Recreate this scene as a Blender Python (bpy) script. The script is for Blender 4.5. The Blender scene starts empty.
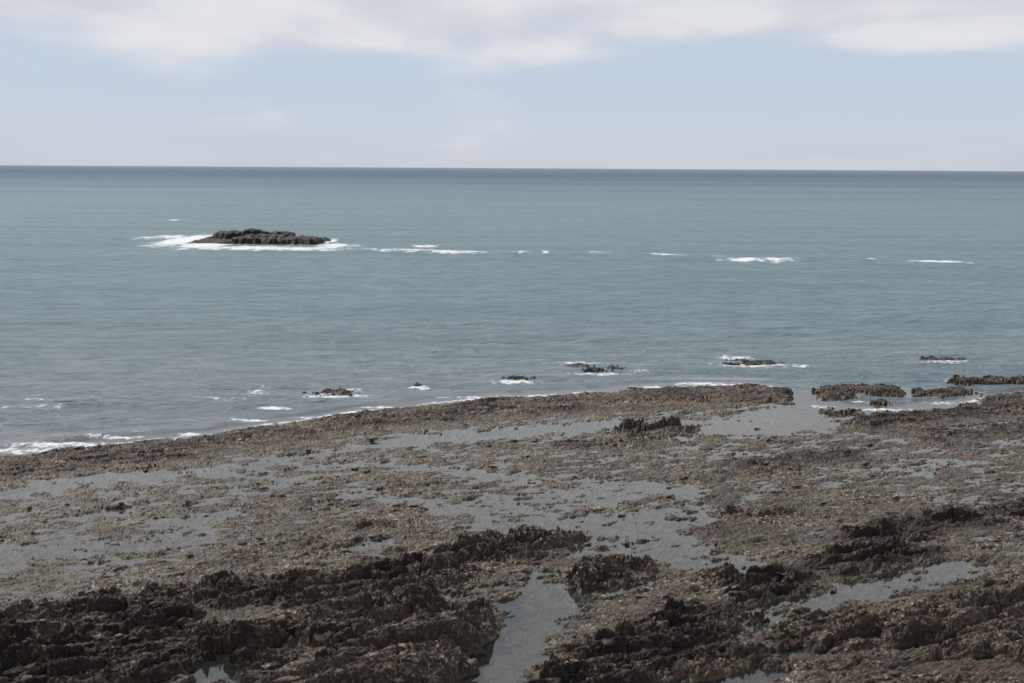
import bpy, math, numpy as np
from mathutils import Matrix, Vector, Euler
rng=np.random.default_rng(7)
F32=np.float32
scene=bpy.context.scene
scene.view_settings.view_transform='Standard'
scene.view_settings.look='None'
scene.view_settings.exposure=0

# ---------------------------------------------------------------- camera on the cliff top
H=25.0; FPX=1422.2
PITCH=math.radians(6.96); ROLL=math.radians(0.336)
R=Matrix.Rotation(math.pi/2-PITCH,3,'X') @ Matrix.Rotation(ROLL,3,'Z')
cam=bpy.data.cameras.new("camera"); camo=bpy.data.objects.new("camera",cam)
scene.collection.objects.link(camo); scene.camera=camo
camo.matrix_world=Matrix.Translation((0,0,H)) @ R.to_4x4()
cam.sensor_width=36; cam.lens=50; cam.clip_start=0.5; cam.clip_end=400000
cam.dof.use_dof=True; cam.dof.focus_distance=260; cam.dof.aperture_fstop=0.6
Rn=np.array(R)
def G(px,py,z=0.0):
    """survey point of the photograph -> metres on the shore platform"""
    d=Rn@np.array([(px-512)/FPX,-(py-341.5)/FPX,-1.0])
    t=(z-H)/d[2]
    return float(d[0]*t),float(d[1]*t)

# ---------------------------------------------------------------- numpy noise
_a=rng.uniform(0,2*np.pi,256); GX=np.cos(_a).astype(F32); GY=np.sin(_a).astype(F32)
RT=rng.uniform(0,1,4096).astype(F32)
def _hash(ix,iy,seed):
    h=(ix*np.int64(374761393)+iy*np.int64(668265263)+np.int64(seed*974634773))&0x7fffffff
    h=((h^(h>>13))*1274126177)&0x7fffffff
    return h^(h>>16)
def gn(x,y,seed=0):
    fx=np.floor(x); fy=np.floor(y); ix=fx.astype(np.int64); iy=fy.astype(np.int64)
    dx=(x-fx).astype(F32); dy=(y-fy).astype(F32)
    def c(i,j):
        h=_hash(ix+i,iy+j,seed)&255
        return GX[h]*(dx-i)+GY[h]*(dy-j)
    u=dx*dx*dx*(dx*(dx*6-15)+10); v=dy*dy*dy*(dy*(dy*6-15)+10)
    a=c(0,0); b=c(1,0); a=a+(b-a)*u
    p=c(0,1); q=c(1,1); p=p+(q-p)*u
    return (a+(p-a)*v)*1.4
def fbm(x,y,o=4,seed=0,gain=.5):
    s=0;a=1;n=0
    for i in range(o):
        s=s+a*gn(x,y,seed+i*17); n+=a; a*=gain; x=x*2.03+11.3; y=y*2.03-7.7
    return s/n*1.5
def ridged(x,y,o=4,seed=0):
    s=0;a=1;n=0
    for i in range(o):
        s=s+a*(1-np.abs(gn(x,y,seed+i*13))*2.2); n+=a; a*=.5; x=x*2.1+3.1; y=y*2.1+5.9
    return s/n
def cell(x,y,seed=0):
    fx=np.floor(x).astype(np.int64); fy=np.floor(y).astype(np.int64)
    f1=np.full(x.shape,9.,F32); f2=np.full(x.shape,9.,F32); idv=np.zeros(x.shape,F32)
    for i in(-1,0,1):
        for j in(-1,0,1):
            h=_hash(fx+i,fy+j,seed)
            qx=fx+i+RT[h&4095]; qy=fy+j+RT[(h>>8)&4095]
            d=np.sqrt((qx-x)**2+(qy-y)**2).astype(F32)
            r=RT[(h>>5)&4095]
            m=d<f1
            f2=np.where(m,f1,np.minimum(f2,d)); idv=np.where(m,r,idv); f1=np.where(m,d,f1)
    return f1,f2,idv
def sst(a,b,x):
    t=np.clip((x-a)/(b-a),0,1); return t*t*(3-2*t)

# ---------------------------------------------------------------- shore platform
ST=math.radians(27); CS,SN=math.cos(ST),math.sin(ST)   # bedding strike
def strike(x,y): return x*CS+y*SN, -x*SN+y*CS
SH=[(-700,560),(-300,490),(0,457),(90,447),(190,439),(240,430),(300,421),(400,408),(480,400),(560,395),(640,390),(720,386),(785,387),(812,407),(900,412),(960,404),(1024,395),(1300,375),(1800,350)]
shp=np.array([G(*p) for p in SH])
def stroke(X,Y,pts,w,soft=.6):
    """0..1 mask around a polyline; w is the half width in metres"""
    P=[G(*p) for p in pts]
    xs=[p[0] for p in P]; ys=[p[1] for p in P]
    r=w*(1+soft)+.5
    out=np.zeros(X.shape,F32)
    m=(X>min(xs)-r)&(X<max(xs)+r)&(Y>min(ys)-r)&(Y<max(ys)+r)
    if not m.any(): return out
    x=X[m]; y=Y[m]; d=np.full(x.shape,1e9)
    if len(P)==1: P=P*2
    for (ax,ay),(bx,by) in zip(P[:-1],P[1:]):
        vx,vy=bx-ax,by-ay; L=vx*vx+vy*vy+1e-9
        t=np.clip(((x-ax)*vx+(y-ay)*vy)/L,0,1)
        d=np.minimum(d,np.hypot(x-ax-t*vx,y-ay-t*vy))
    out[m]=1-sst(w*(1-soft),w*(1+soft),d)
    return out
POOLS=[ # points, half width, depth
 ([(-150,510),(0,495),(60,487)],1.2,.45),([(60,484),(130,476),(180,474),(240,470)],1.9,.42),
 ([(240,466),(300,456),(370,448),(430,442)],.9,.7),([(410,441),(500,434),(570,429),(630,424)],2.0,1.1),
 ([(630,424),(700,423),(750,426)],1.4,.4),([(725,430),(760,423),(800,412)],3.4,.5),
 ([(800,412),(860,409),(930,407),(1000,396),(1060,390)],2.6,.8),
 ([(640,436),(690,438)],1.0,.5),([(870,412),(830,425),(780,432)],1.5,.5),
 ([(80,550),(130,547),(190,540)],1.7,.3),([(165,524),(225,515)],1.5,.3),([(-40,565),(0,558),(40,550)],2.2,.3),
 ([(310,468),(380,464)],.9,.3),([(330,500),(372,492)],1.1,.3),([(430,468),(520,480)],1.3,.3),
 ([(480,508),(540,502),(600,495)],2.4,.22),([(520,526),(600,530),(680,516)],3.0,.30),([(600,484),(680,492)],1.7,.22),
 ([(600,550),(680,557),(750,568)],2.2,.34),([(630,530),(670,548)],2.6,.32),
 ([(390,628),(460,612),(530,603)],.9,.4),([(480,710),(500,660),(530,628),(560,590)],1.6,1.0),([(560,604),(640,585)],.8,.4),
 ([(440,600),(500,585),(560,575)],.6,.3),
 ([(810,602),(880,588),(965,568)],1.6,.5),([(700,650),(780,612)],.9,.4),([(190,700),(215,655)],.9,1.0),([(700,700),(760,668)],1.2,.7),
 ([(700,450),(765,456)],.7,.25),([(240,492),(300,482)],.8,.25),([(60,520),(110,512)],.9,.25),([(880,470),(960,462)],.7,.2),
 ([(350,548),(380,545)],.9,.3),([(400,500),(440,512)],.9,.25),([(940,430),(1010,424)],1.0,.25),([(230,680),(300,640)],.6,.5),
]
RISES=[ # points, half width, height, weed
 ([(-80,640),(100,612),(300,590),(430,572)],2.3,.42,.6),([(-60,680),(100,668),(220,662)],3.2,.42,1.),
 ([(0,640),(150,625)],2.2,.3,1),([(330,700),(400,665),(480,642)],2.2,.95,.05),([(380,640),(450,628)],1.1,.45,.1),
 ([(220,655),(330,630),(420,600)],1.6,.42,.35),([(430,570),(560,545)],1.6,.38,.4),
 ([(560,700),(640,662),(700,640)],2.3,.4,1),([(700,620),(790,588)],1.6,.22,1),([(740,586),(800,568),(905,555)],1.7,.22,1),
 ([(870,540),(950,520),(1080,508)],2.4,.24,1),([(568,590),(620,572)],1.0,.6,.3),([(480,560),(560,540)],1.1,.3,.2),
 ([(760,463),(845,455)],2.4,.12,1.),([(615,430),(720,425)],.8,.6,.6),([(560,447),(650,441),(760,432)],1.3,.2,.4),
 ([(680,528),(760,515)],1.8,.2,0),([(595,541),(625,541)],.8,.6,.3),([(700,478),(790,470)],1.6,.12,.4),
 ([(960,640),(1040,600)],3.0,.25,.1),([(230,560),(400,520)],2.5,.12,.2),([(250,520),(420,480)],1.5,.1,.3),
 ([(820,640),(900,625)],2.,.25,.3),([(870,425),(1040,405)],2.0,.22,.8),([(930,440),(1040,425)],2.0,.15,.6),
]
OUT=[([(814,395),(850,390),(895,391)],3.9,.44),([(918,394),(962,391)],2.2,.38),([(962,382),(1060,380)],2.2,.52),([(996,400),(1060,395)],2.2,.42),
 ([(826,413),(850,413)],.8,.4),([(905,416),(930,414)],.9,.4),([(960,409),(985,407)],1.0,.4),([(870,404),(885,403)],.6,.35)]
CUTS=[([(797,378),(803,396),(808,412)],1.3,.6),([(909,380),(908,404)],.8,.5),([(770,404),(800,409)],1.0,.5),([(970,391),(1040,389)],.9,.5)]
def macro(X,Y):
    a,b=strike(X,Y)
    wx=X+1.7*fbm(a/5,b/2.5,4,3,.6); wy=Y+2.9*fbm(a/3.0,b/1.8,5,9,.68)
    ysh=np.interp(X,shp[:,0],shp[:,1]) + 1.2*fbm(X/5,Y/30,3,31)
    s=(ysh-Y)*CS
    h=np.where(s<0, s*.2, 0.)
    h=np.maximum(h,-4)
    ridge=sst(-.8,2.8,s)*(1-sst(8.5,13,s))
    inner=sst(9,14,s)
    rough=fbm(a/9,b/3.2,4,41)
    pud=fbm(a/2.9,b/1.5,5,51,.64)
    h=h+ridge*(.46+.26*rough)*(1-.45*sst(35,45,X))+inner*(.090+.24*pud*(1-.4*sst(50,70,s))+.0050*np.clip(s-44,0,60))
    weed=ridge*(.42+.5*rough)
    for p,w,hh,wd in RISES:
        m=stroke(wx,wy,p,w,.8); h=h+m*hh; weed=np.maximum(weed,m*wd)
    weed=weed*np.clip(.85+.9*fbm(a/3,b/1.6,3,57),0.05,1.2)
    isl=.62*fbm(a/2.1,b/1.0,4,59,.6)
    for p,w,d in POOLS:
        m=stroke(wx,wy,p,w,.65); k=sst(.95,.35,d)
        h=h*(1-m)+m*np.minimum(h-.06,-d*.42+.08*rough+isl*k); weed=weed*(1-m)
    for p,w,hh in OUT:
        m=stroke(wx,wy,p,w,.6); h=h+m*np.maximum(hh-h,0); weed=np.maximum(weed,m*.5)
    for p,w,d in CUTS:
        m=stroke(wx,wy,p,w,.5); h=h*(1-m)+m*np.minimum(h,-d)
    return h,weed,s
def detail(X,Y,h,weed,s):
    a,b=strike(X,Y)
    land=sst(-1.2,.3,s) ; land=np.maximum(land,sst(-.3,.1,h))
    fore=1+.9*sst(42,58,s)
    # dipping beds: saw-tooth ledges stepping across the strike
    wp=b+1.3*fbm(a/8,b/8,3,61)+.22*fbm(a/1.2,b/1.2,3,66)
    rock=sst(.21,.52,h+.18*fbm(a/4,b/2,3,71))*(1-.6*sst(13,9,s))
    saw=np.mod(wp/2.3,1.0); saw=np.where(saw<.07,saw/.07,1-(saw-.07)/.93)
    saw2=np.mod(wp/.62+.3,1.0); saw2=np.where(saw2<.15,saw2/.15,1-(saw2-.15)/.85)
    lm=sst(-.25,.3,fbm(a/6,b/3,3,77))
    fine=.40+.68*sst(-.25,.35,fbm(a/4,b/2.2,4,177))      # smooth slabs against broken ground
    d=(saw-.45)*.50*fore*rock*(.25+.75*lm)+(saw2-.5)*.13*(.15+.7*rock)
    # streaky low ridges over the flats
    d=d+(ridged(a/3.2,b/.8,4,81)-.45)*.15
    d=d+fbm(X/1.1,Y/1.1,4,91,.6)*.08*fine
    # joint blocks and broken plates
    e1,e2,ide=cell(a/2.6+.5*fbm(X/2,Y/2,3,25),b/1.15+.3*fbm(X/2,Y/2,3,27),25)
    d=d+((ide-.5)*.48*fore-.32*(1-sst(.0,.09,e2-e1)))*rock
    f1,f2,idv=cell(a/1.3+.4*fbm(X,Y,3,5),b/.65+.3*fbm(X,Y,3,7),5)
    d=d-.12*(1-sst(.0,.10,f2-f1))*(.15+rock)+(idv-.5)*.21*(.22+rock)
    g1,g2,idg=cell(a/.50+.2*saw,b/.30,8)
    cobm=sst(-.1,.3,fbm(a/5,b/3,3,99))
    d=d+((idg-.5)*.12*(.45+.5*cobm)-.05*(1-sst(0,.12,g2-g1)))*fine
    k1,k2,idk=cell(X/.2,Y/.26,12)
    d=d+((idk-.4)*.08*cobm+np.clip(.25-k1*k1,0,1)*.09)*fine
    d=d+weed*fbm(X/.35,Y/.35,3,111)*.12
    return h+(d-.06)*land, cobm, idg

def grid_mesh(name,X,Y,Z,attrs,mat,smooth=True):
    nr,nc=X.shape
    me=bpy.data.meshes.new(name)
    co=np.stack([X,Y,Z],-1).reshape(-1,3).astype(F32)
    me.vertices.add(nr*nc); me.vertices.foreach_set("co",co.ravel())
    i=np.arange(nr*nc).reshape(nr,nc)
    q=np.stack([i[:-1,:-1],i[:-1,1:],i[1:,1:],i[1:,:-1]],-1).reshape(-1,4).astype(np.int32)
    n=len(q)
    me.loops.add(n*4); me.loops.foreach_set("vertex_index",q.ravel())
    me.polygons.add(n); me.polygons.foreach_set("loop_start",np.arange(0,n*4,4,dtype=np.int32))
    me.polygons.foreach_set("use_smooth",np.full(n,smooth))
    me.update(calc_edges=True)
    for k,v in attrs.items():
        at=me.attributes.new(k,'FLOAT','POINT'); at.data.foreach_set("value",v.astype(F32).ravel())
    me.materials.append(mat)
    ob=bpy.data.objects.new(name,me); scene.collection.objects.link(ob)
    return ob

# ---------------------------------------------------------------- node helpers
class NT:
    def __init__(s,tree): s.t=tree; s.n=tree.nodes; s.l=tree.links
    def new(s,ty,**k):
        n=s.n.new(ty)
        for a,b in k.items(): setattr(n,a,b)
        return n
    def set(s,sock,v):
        if isinstance(v,bpy.types.NodeSocket): s.l.new(v,sock)
        else: sock.default_value=v
    def math(s,op,a,b=0.,c=None,clamp=False):
        n=s.new('ShaderNodeMath',operation=op,use_clamp=clamp); s.set(n.inputs[0],a); s.set(n.inputs[1],b)
        if c is not None: s.set(n.inputs[2],c)
        return n.outputs[0]
    def ramp(s,v,a,b,lo=0.,hi=1.):
        n=s.new('ShaderNodeMapRange',interpolation_type='SMOOTHSTEP')
        s.set(n.inputs[0],v); s.set(n.inputs[1],a); s.set(n.inputs[2],b); s.set(n.inputs[3],lo); s.set(n.inputs[4],hi)
        return n.outputs[0]
    def mix(s,f,a,b,bt='MIX'):
        n=s.new('ShaderNodeMix',data_type='RGBA',blend_type=bt)
        s.set(n.inputs[0],f)
        for i,v in ((6,a),(7,b)):
            if isinstance(v,tuple) and len(v)==3: v=v+(1.,)
            s.set(n.inputs[i],v)
        return n.outputs[2]
    def noise(s,vec,scale,det=4,rough=.55,dist=0.):
        n=s.new('ShaderNodeTexNoise'); s.set(n.inputs['Vector'],vec); s.set(n.inputs['Scale'],scale)
        s.set(n.inputs['Detail'],det); s.set(n.inputs['Roughness'],rough); s.set(n.inputs['Distortion'],dist)
        return n.outputs['Fac']
    def map(s,vec,scale=(1,1,1),rot=(0,0,0),loc=(0,0,0)):
        n=s.new('ShaderNodeMapping'); s.set(n.inputs[0],vec); s.set(n.inputs[1],loc); s.set(n.inputs[2],rot); s.set(n.inputs[3],scale)
        return n.outputs[0]
    def attr(s,name): return s.new('ShaderNodeAttribute',attribute_name=name).outputs['Fac']
def mat(name):
    m=bpy.data.materials.new(name); m.use_nodes=True; m.node_tree.nodes.clear(); return m,NT(m.node_tree)

# ---------------------------------------------------------------- rock material
def rock_material(name,dark=0.):
    m,t=mat(name)
    tc=t.new('ShaderNodeTexCoord').outputs['Object']
    geo=t.new('ShaderNodeNewGeometry')
    sep=t.new('ShaderNodeSeparateXYZ'); t.l.new(geo.outputs['Position'],sep.inputs[0]); z=sep.outputs[2]
    weed=t.attr('weed'); cob=t.attr('cob')
    n0=t.noise(t.map(tc,rot=(0,0,-ST),scale=(.07,.20,.5),loc=(3,1,0)),1.0,4,.55)
    n1=t.noise(t.map(tc,rot=(0,0,-ST),scale=(.25,.8,.5)),1.0,6,.62)
    n2=t.noise(tc,2.2,5,.65)
    n3=t.noise(tc,9.0,4,.7)
    v=t.new('ShaderNodeTexVoronoi',feature='F1'); t.set(v.inputs['Vector'],tc); t.set(v.inputs['Scale'],5.0)
    vr=t.new('ShaderNodeSeparateColor'); t.l.new(v.outputs['Color'],vr.inputs[0])
    base=t.mix(t.ramp(n1,.36,.64),(.052,.036,.027),(.146,.106,.076))
    base=t.mix(t.ramp(n2,.45,.70,0,.7),base,(.082,.047,.031))
    base=t.mix(t.ramp(n0,.60,.42,0,.60),base,(.042,.028,.021))
    # pale shells, barnacles and cobbles
    pale=t.math('MULTIPLY',t.ramp(vr.outputs[0],.64,.92),t.ramp(n3,.44,.58))
    pale=t.math('MULTIPLY',pale,t.ramp(cob,0.,1.,.40,1.)); pale=t.math('MULTIPLY',pale,t.ramp(n0,.38,.58,.5,1.))
    base=t.mix(pale,base,(.56,.46,.37))
    # dark pits between stones
    base=t.mix(t.ramp(n3,.53,.37,0,.86),base,(.016,.012,.010))
    # green algae near the water line
    gn_=t.noise(tc,.30,5,.6)
    gm=t.math('MULTIPLY',t.ramp(gn_,.46,.62),t.ramp(z,.36,.02))
    gm=t.math('MULTIPLY',gm,t.ramp(n2,.37,.54))
    base=t.mix(t.math('MULTIPLY',gm,.66),base,(.084,.082,.026))
    # brown-black weed
    wn=t.math('ADD',weed,t.math('MULTIPLY',t.math('SUBTRACT',n2,.5),2.2))
    wm=t.ramp(wn,.22,.70)
    wcol=t.mix(t.ramp(n3,.44,.70),(.0075,.0055,.005),(.054,.031,.024))
    base=t.mix(t.math('MULTIPLY',wm,.92),base,wcol)
    # wet darkening / pool floor
    wet=t.ramp(z,.14,-.02)
    base=t.mix(t.math('MULTIPLY',wet,.42),base,(.038,.036,.027))
    if dark: base=t.mix(dark,base,(.010,.009,.009))
    b=t.new('ShaderNodeBsdfPrincipled'); t.set(b.inputs['Base Color'],base)
    t.set(b.inputs['Roughness'],t.ramp(z,.3,0.,.70,.32)); t.set(b.inputs['Specular IOR Level'],.35)
    hgt=t.math('ADD',t.math('MULTIPLY',n3,.6),t.math('MULTIPLY',t.noise(tc,30,3,.7),.25))
    bp=t.new('ShaderNodeBump'); t.set(bp.inputs['Strength'],1.); t.set(bp.inputs['Distance'],.10); t.set(bp.inputs['Height'],hgt)
    t.l.new(bp.outputs[0],b.inputs['Normal'])
    o=t.new('ShaderNodeOutputMaterial'); t.l.new(b.outputs[0],o.inputs[0])
    return m
M_reef=rock_material('reef_rock'); M_islet=rock_material('wet_dark_rock',.9)

# ---------------------------------------------------------------- build reef
def rows(p0,p1,n):   # distances that step evenly in depression angle
    p=np.linspace(p0,p1,n)
    ang=PITCH+np.arctan((p-341.5)/FPX)
    return H/np.tan(ang)
yr=rows(760,350,950)
u=np.linspace(-.48,.48,1650)
Y=np.repeat(yr[:,None],len(u),1); X=Y*u[None,:]
h,weed,s=macro(X,Y); Z,cobm,idg=detail(X,Y,h,weed,s)
grid_mesh('rocky_shore_reef',X,Y,Z,{'weed':weed,'cob':cobm},M_reef,False)
del h,Z,cobm,idg

# loose stones: one object
def ico():
    import bmesh
    bm=bmesh.new(); bmesh.ops.create_icosphere(bm,subdivisions=1,radius=1)
    v=np.array([x.co[:] for x in bm.verts]); f=np.array([[a.index for a in p.verts] for p in bm.faces]); bm.free(); return v,f
iv,jf=ico()
def scatter(name,N,smin,smax,matl,pmax=755,pmin=380):
    pr=rng.uniform(pmin,pmax,N); yy=H/np.tan(PITCH+np.arctan((pr-341.5)/FPX)); xx=yy*rng.uniform(-.47,.47,N)
    hh,ww,ss=macro(xx,yy); zz,cc,_=detail(xx,yy,hh,ww,ss)
    keep=(zz>-.02)&(rng.uniform(0,1,N)<.1+.9*cc)
    xx,yy,zz,ww,cc=[q[keep] for q in (xx,yy,zz,ww,cc)]; n=len(xx)
    sz=smin+(smax-smin)*rng.uniform(0,1,n)**6
    V=np.zeros((n,len(iv),3)); 
    for k in range(n):
        w=iv*(1+rng.uniform(-.35,.35,(len(iv),1)))
        w=w*np.array([rng.uniform(.9,1.7),rng.uniform(.5,1.0),rng.uniform(.25,.5)])
        a=rng.normal(.47,.5); c_,s_=math.cos(a),math.sin(a)
        w=np.stack([w[:,0]*c_-w[:,1]*s_,w[:,0]*s_+w[:,1]*c_,w[:,2]],-1)*sz[k]
        V[k]=w+np.array([xx[k],yy[k],zz[k]+sz[k]*.08])
    Fc=(jf[None]+(np.arange(n)*len(iv))[:,None,None]).reshape(-1,3).astype(np.int32)
    me=bpy.data.meshes.new(name); me.vertices.add(n*len(iv)); me.vertices.foreach_set('co',V.astype(F32).ravel())
    me.loops.add(Fc.size); me.loops.foreach_set('vertex_index',Fc.ravel())
    me.polygons.add(len(Fc)); me.polygons.foreach_set('loop_start',np.arange(0,Fc.size,3,dtype=np.int32))
    me.update(calc_edges=True)
    for kk,vv in (('weed',np.repeat(ww*.7,len(iv))),('cob',np.repeat(np.ones(n),len(iv)))):
        at=me.attributes.new(kk,'FLOAT','POINT'); at.data.foreach_set('value',vv.astype(F32))
    me.materials.append(matl); ob=bpy.data.objects.new(name,me); scene.collection.objects.link(ob)
scatter('loose_stones',14000,.05,.42,M_reef)

# ---------------------------------------------------------------- islet and sea rocks
def rock_patch(name,px,py,wpx,dep,hgt,seed,shape=None,mt=None):
    cx,cy=G(px,py); W=wpx*math.hypot(cx,cy)/FPX
    nx=max(60,int(wpx*2.6)); ny=110
    lx=np.linspace(-.62,.62,nx)*W; ly=np.linspace(-.75,.75,ny)*dep
    LX,LY=np.meshgrid(lx,ly)
    if shape is None:
        e=np.hypot(LX/(W*.5),LY/(dep*.5))+.8*fbm(LX/(W*.16)+seed,LY/(dep*.4),4,seed)
        z=(1-sst(.3,1.0,e))*hgt*(.75+.45*fbm(LX/1.6+seed,LY/2.5,4,seed+5))
    else: z=shape(LX,LY,W,dep,hgt)
    z=z-.3+.10*fbm(LX/.6,LY/.8,3,seed+9)
    ob=grid_mesh(name,LX,LY,z,{'weed':np.full(LX.shape,.35),'cob':np.zeros(LX.shape)},mt or M_islet,False)
    ob.location=(cx,cy,0)
    return ob
def islet(LX,LY,W,dep,hgt):
    w1=LX+2*fbm(LX/5,LY/9,3,201); w2=LY+4*fbm(LX/7,LY/9,4,207)
    def slab(x0,x1,y0,y1,ex=.5,ey=1.0):
        return sst(x0-ex,x0+ex,w1)*(1-sst(x1-ex,x1+ex,w1))*sst(y0-ey,y0+ey,w2)*(1-sst(y1-ey,y1+ey,w2))
    z=.95*slab(-.47*W,.49*W,-.20*dep,.28*dep,2.0)
    z=z+1.0*slab(-.16*W,.48*W,-.20*dep,.02*dep)*(1.1-.3*LX/W)
    z=z+.8*slab(-.10*W,.20*W,-.14*dep,.0*dep)
    z=z+2.1*slab(-.38*W,.22*W,.08*dep,.25*dep,1.2)*(1+.25*fbm(LX/2.5,LY/6,3,213))
    z=z+.9*slab(-.14*W,-.02*W,.08*dep,.2*dep)+.5*slab(.22*W,.36*W,.0*dep,.2*dep)
    z=z+.30*fbm(LX/1.8,LY/3.5,4,221)*sst(.2,1,z)
    z=z+.6*(np.mod((LY+.25*LX+1.2*fbm(LX/5,LY/5,2,231))/4.0,1)-.5)*sst(.3,1,z)
    return z
rock_patch('rocky_islet',260,242,132,66,3,1,islet)
SR=[(337,393,62,4.2,.7),(417,386.5,10,2.0,.8),(519,379,38,3.5,.8),(596,371,30,3.0,.9),(615,368,28,2.6,.7),(578,365.5,44,3.5,.55),
    (752,364,72,4.5,.7),(737,361,30,3,.6),(943,359.5,50,4.0,.7),(320,393.5,24,3,.6)]
for i,(a,b,c,d,e) in enumerate(SR): rock_patch('sea_rock',a,b,c,d,e,300+i*7)

# ---------------------------------------------------------------- sea
yn=rows(765,345,480); pf=np.concatenate([np.linspace(344.4,175,420),np.linspace(174.8,168.4,50)])
yf=H/np.tan(PITCH+np.arctan((pf-341.5)/FPX)); ys=np.concatenate([yn,yf[yf>yn[-1]],[9000,16000,30000,60000,120000]])
ys=np.unique(ys)
u2=np.linspace(-.6,.6,1100)
Y2=np.repeat(ys[:,None],len(u2),1); X2=Y2*u2[None,:]
h2=np.full(X2.shape,-4.); s2=np.full(X2.shape,-99.)
near=ys<240
hh,_,ss=macro(X2[near],Y2[near]); h2[near]=hh; s2[near]=ss
depth=np.clip(-h2,0,4)
# foam
foam=np.zeros(X2.shape)
def fo(px,py,rx,ry,amp,tilt=0.):
    cx,cy=G(px,py); dd=math.hypot(cx,cy); sx=rx*dd/FPX; sy=abs(G(px,py-ry*.5)[1]-G(px,py+ry*.5)[1])+.01
    dx=(X2-cx)/sx; dy=(Y2-cy-tilt*(X2-cx))/sy
    r=dx*dx+dy*dy
    np.maximum(foam,amp*np.exp(-r*.9),out=foam)
for q in [(187,240,24,7,1.3),(168,237,22,3,1.),(205,245,28,4.5,1.2),(250,248,70,2.8,1.05),(300,249,60,2.6,.95),(335,246,26,3.0,1.05),(400,250.5,55,2.4,.95),(425,246,18,1.6,1.),
          (460,253,38,1.6,1.05),(545,253.5,7,1.2,1.),(520,253.5,25,1.,.75),(600,254,30,1.,.7),(670,255.5,18,1.7,1.15),(655,254,8,1.,.9),(718,257.5,12,1.5,1.15),(773,260,22,2.6,1.25),(745,261,30,1.5,.95),(790,258,10,1.,.9),
          (935,262,32,1.8,1.25),(965,265,16,1.4,1.),(873,259,6,1,.9),(174,220,7,.8,1.),(330,241,8,3,1.1),(145,239,16,1.1,.95),(895,262,14,.9,.85),
          (338,396,42,3.0,.92),(352,390,18,1.5,.8),(273,408.5,20,1.6,1.15),(420,388,14,2.2,.9),(398,380,6,1,.7),(515,382,28,2.8,.9),(600,374,42,2.0,.8),(580,363,38,1.6,.78),(640,371,12,1.6,.75),
          (755,365,50,2.8,.9),(735,358,22,3,.95),(800,366,16,1.6,.8),(943,362,32,2.,.78),(60,445,70,4,.88),(20,451,50,4,.9),(120,438,40,2.,.85),(190,435,16,2.4,1.0),(250,421,28,2.4,.85),(258,392,14,5,.7),(225,400,40,3,.64),(700,384,34,2.2,.88),(660,388,40,2.2,.9),(480,398,50,2.,.8),(380,408,26,2.,.85),(20,408,60,2.4,.58),(320,418,30,2.,.82),(40,400,60,1.5,.48),(940,403,30,2,.7),(860,402,30,1.6,.7)]:
    fo(*q)
shore=np.exp(-((s2+.6)/1.0)**2)*(.64+.5*fbm(X2/7,Y2/9,3,421))
foam=np.where(s2<.3,np.maximum(foam,shore*sst(.1,.25,-s2+.5)),foam)
foam=np.where((s2>1.5),0,foam)
# swell geometry
amp=np.exp(-Y2/420)*sst(-1.,-12.,s2)*.22
ph=(Y2*.93-X2*.30)/1.0+5*fbm(X2/30,Y2/30,3,431)
Z2=amp*(np.sin(ph*2*np.pi/7.)*(.3+fbm(X2/25,Y2/12,3,441))+.9*fbm(X2/4,Y2/1.9,3,451))+.06*foam*(s2<-.5)
def line(x0,y0,x1,y1,a,w):   # small breaking / reef swell crests
    P0=G(x0,y0);P1=G(x1,y1)
    t=(X2-P0[0])/(P1[0]-P0[0]+1e-6); yy=P0[1]+t*(P1[1]-P0[1])+w*1.2*fbm(X2/15,X2*0+y0,3,461)
    return a*np.exp(-((Y2-yy)/w)**2)*sst(-.02,.15,t)*(1-sst(.85,1.02,t))
for q in [(0,407,230,399,.4,1.3),(60,392,330,387,.32,1.4),(230,404,330,400,.35,1.2),(480,352,430,350,.2,1.5),(0,438,120,436,.35,1.2),(100,425,240,418,.35,1.2),(0,424,130,417,.3,1.2),(330,381,520,372,.22,1.3),
          (480,253,660,255,.7,5),(655,257,800,262,.8,5),(780,259,1010,268,.8,5),(100,241,170,238,.7,5),(340,251,500,254,.6,5),(860,352,1024,357,.3,1.6)]:
    Z2=Z2+line(*q)
m,t=mat('sea_water')
tc=t.new('ShaderNodeTexCoord').outputs['Object']
sp=t.new('ShaderNodeSeparateXYZ'); t.l.new(tc,sp.inputs[0]); yy=sp.outputs[1]
dep=t.attr('depth'); fm=t.attr('foam')
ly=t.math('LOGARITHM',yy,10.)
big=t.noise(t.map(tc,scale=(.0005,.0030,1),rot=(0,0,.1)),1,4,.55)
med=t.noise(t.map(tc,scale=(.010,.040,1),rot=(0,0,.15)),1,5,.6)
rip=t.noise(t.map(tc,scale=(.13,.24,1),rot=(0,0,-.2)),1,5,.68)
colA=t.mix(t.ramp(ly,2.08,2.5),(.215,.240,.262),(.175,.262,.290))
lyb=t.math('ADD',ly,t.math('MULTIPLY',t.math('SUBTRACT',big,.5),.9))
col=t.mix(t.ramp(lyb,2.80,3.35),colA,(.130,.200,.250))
col=t.mix(t.ramp(lyb,3.10,3.85),col,(.030,.066,.130))  # far wave shading put into the water colour as a dark band
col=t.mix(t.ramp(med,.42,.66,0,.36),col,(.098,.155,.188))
col=t.mix(t.ramp(rip,.42,.60,0.,.42),col,(.078,.128,.156))  # ripple shading put into the water colour as darker streaks
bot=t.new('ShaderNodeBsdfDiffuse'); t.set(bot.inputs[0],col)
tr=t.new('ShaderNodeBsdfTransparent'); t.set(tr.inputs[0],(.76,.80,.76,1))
mx=t.new('ShaderNodeMixShader'); t.set(mx.inputs[0],t.ramp(dep,.42,1.5,.06,1.)); t.l.new(tr.outputs[0],mx.inputs[1]); t.l.new(bot.outputs[0],mx.inputs[2])
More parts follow.
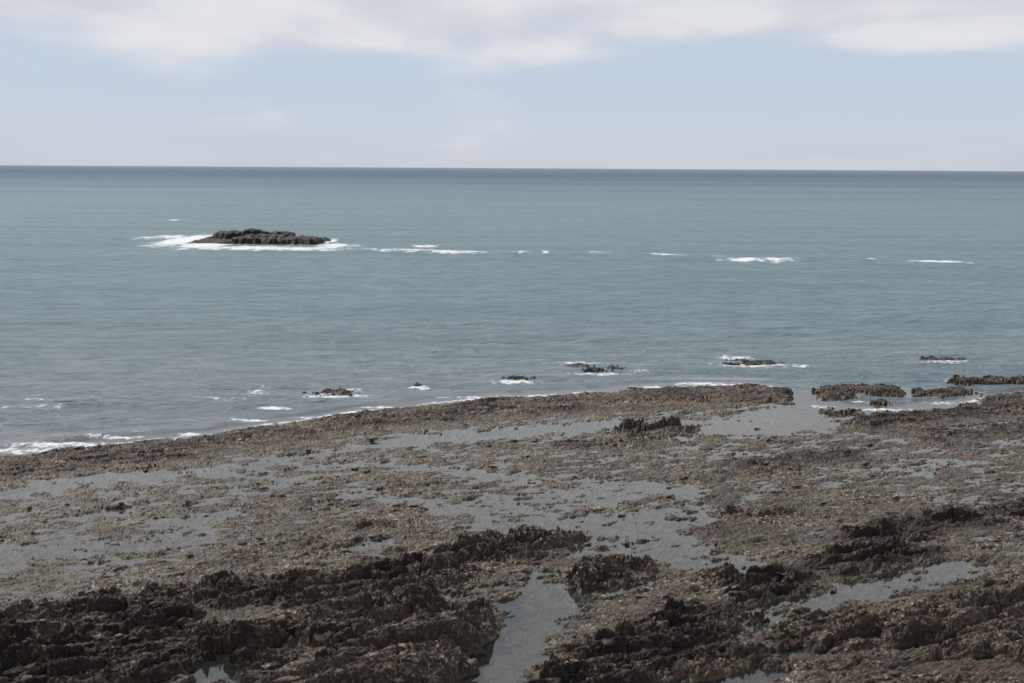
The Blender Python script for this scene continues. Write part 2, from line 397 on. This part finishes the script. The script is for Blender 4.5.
w1=t.noise(t.map(tc,scale=(.16,.55,1),rot=(0,0,-.3)),1,5,.65)
w2=t.noise(t.map(tc,scale=(.7,1.7,1),rot=(0,0,-.1)),1,4,.65)
w3=t.noise(t.map(tc,scale=(.02,.06,1),rot=(0,0,-.2)),1,4,.6)
hg=t.math('ADD',t.math('MULTIPLY',w1,1.6),t.math('MULTIPLY',w2,.70)); hg=t.math('ADD',hg,t.math('MULTIPLY',w3,3.0))
calm=t.ramp(dep,.4,1.8,.003,1.)
bp=t.new('ShaderNodeBump'); t.set(bp.inputs['Strength'],1.); t.set(bp.inputs['Distance'],t.math('MULTIPLY',calm,1.1)); t.set(bp.inputs['Height'],hg)
t.l.new(bp.outputs[0],bot.inputs['Normal'])
gl=t.new('ShaderNodeBsdfGlossy'); t.set(gl.inputs['Roughness'],t.ramp(dep,.25,1.6,.03,.14)); t.l.new(bp.outputs[0],gl.inputs['Normal'])
fr=t.new('ShaderNodeFresnel'); t.set(fr.inputs[0],t.ramp(dep,.45,1.6,1.40,1.33)); t.l.new(bp.outputs[0],fr.inputs['Normal'])
mx2=t.new('ShaderNodeMixShader'); t.set(mx2.inputs[0],t.math('MULTIPLY',fr.outputs[0],t.ramp(ly,2.9,3.7,1.,.58))); t.l.new(mx.outputs[0],mx2.inputs[1]); t.l.new(gl.outputs[0],mx2.inputs[2])
fd=t.new('ShaderNodeBsdfDiffuse'); t.set(fd.inputs[0],(.64,.67,.70,1))
# foam breaks into lace and streaks
fa=t.noise(t.map(tc,scale=(.30,.13,1),rot=(0,0,.1)),1,6,.72)
fb=t.noise(t.map(tc,scale=(1.1,.75,1),rot=(0,0,.2)),1,5,.72)
fmix=t.new('ShaderNodeMix',data_type='FLOAT'); t.set(fmix.inputs[0],t.ramp(ly,2.3,2.6)); t.set(fmix.inputs[2],fb); t.set(fmix.inputs[3],fa)
fv=t.math('ADD',fm,t.math('MULTIPLY',t.math('SUBTRACT',fmix.outputs[0],.5),2.4))
fac=t.math('MULTIPLY',t.ramp(fv,.45,1.0),t.ramp(fm,.08,.35)); fac=t.math('MULTIPLY',fac,.92)
mx3=t.new('ShaderNodeMixShader'); t.set(mx3.inputs[0],fac); t.l.new(mx2.outputs[0],mx3.inputs[1]); t.l.new(fd.outputs[0],mx3.inputs[2])
o=t.new('ShaderNodeOutputMaterial'); t.l.new(mx3.outputs[0],o.inputs[0])
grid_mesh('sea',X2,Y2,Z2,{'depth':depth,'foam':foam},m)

# ---------------------------------------------------------------- light and sky
EL=math.radians(51); AZ=math.radians(-50)   # sun over the sea, to the left
sd=Vector((math.sin(AZ)*math.cos(EL),math.cos(AZ)*math.cos(EL),math.sin(EL)))
L=bpy.data.lights.new('sun','SUN'); L.energy=4.2; L.angle=math.radians(.8); L.color=(1,.95,.88)
lo=bpy.data.objects.new('sun',L); scene.collection.objects.link(lo); lo.rotation_euler=sd.to_track_quat('Z','Y').to_euler()
W=bpy.data.worlds.new('World'); scene.world=W; W.use_nodes=True; W.node_tree.nodes.clear(); t=NT(W.node_tree)
sky=t.new('ShaderNodeTexSky',sky_type='NISHITA',sun_disc=False,sun_elevation=EL,sun_rotation=AZ%(2*math.pi))
sky.dust_density=1.5; sky.ozone_density=1.5
dirv=t.new('ShaderNodeTexCoord').outputs['Generated']
sp=t.new('ShaderNodeSeparateXYZ'); t.l.new(dirv,sp.inputs[0]); z=sp.outputs[2]
K=10.0
def c(r,g,b):
    f=lambda v:((v/255+.055)/1.055)**2.4 if v>10 else v/255/12.92
    return (f(r)*K,f(g)*K,f(b)*K)
haze=t.mix(t.ramp(z,0.,.060),c(206,212,222),c(196,209,227))
haze=t.mix(t.ramp(z,.11,.20),haze,c(218,225,236))  # haze above the view brightened to lift the pool reflections
skyd=t.mix(.35,sky.outputs[0],(0.,0.,0.))
base=t.mix(t.ramp(z,.20,.52,.94,.12),skyd,haze)
cn=t.noise(t.map(dirv,scale=(7,7,22),loc=(2.9,0,0)),1,5,.48,.2)
cn2=t.noise(t.map(dirv,scale=(2.2,2.2,9),loc=(4.2,3,0)),1,3,.5)
cv=t.math('ADD',t.math('MULTIPLY',cn,.75),t.math('MULTIPLY',cn2,.45))
cv=t.math('ADD',cv,t.ramp(z,.055,.110,-.22,.11))
cm=t.math('MULTIPLY',t.ramp(cv,.46,.68),t.ramp(z,.45,.30,.30,1.))
ccol=t.mix(t.ramp(cn,.40,.62),c(210,212,220),c(229,229,232))
ccol=t.mix(t.ramp(z,.12,.22),ccol,c(240,240,242))  # unseen upper clouds made whiter so the pools reflect more light
base=t.mix(t.math('MULTIPLY',cm,.90),base,ccol)
# low lilac bank just over the horizon
bank=t.math('MULTIPLY',t.ramp(z,.03,.008),t.ramp(t.noise(t.map(dirv,scale=(4,4,40)),1,4,.5),.42,.62))
base=t.mix(t.math('MULTIPLY',bank,.35),base,c(186,192,208))
bg=t.new('ShaderNodeBackground'); t.l.new(base,bg.inputs[0]); t.set(bg.inputs[1],1.0/K)
o=t.new('ShaderNodeOutputWorld'); t.l.new(bg.outputs[0],o.inputs[0])
print('done',len(yr)*len(u),X2.size)
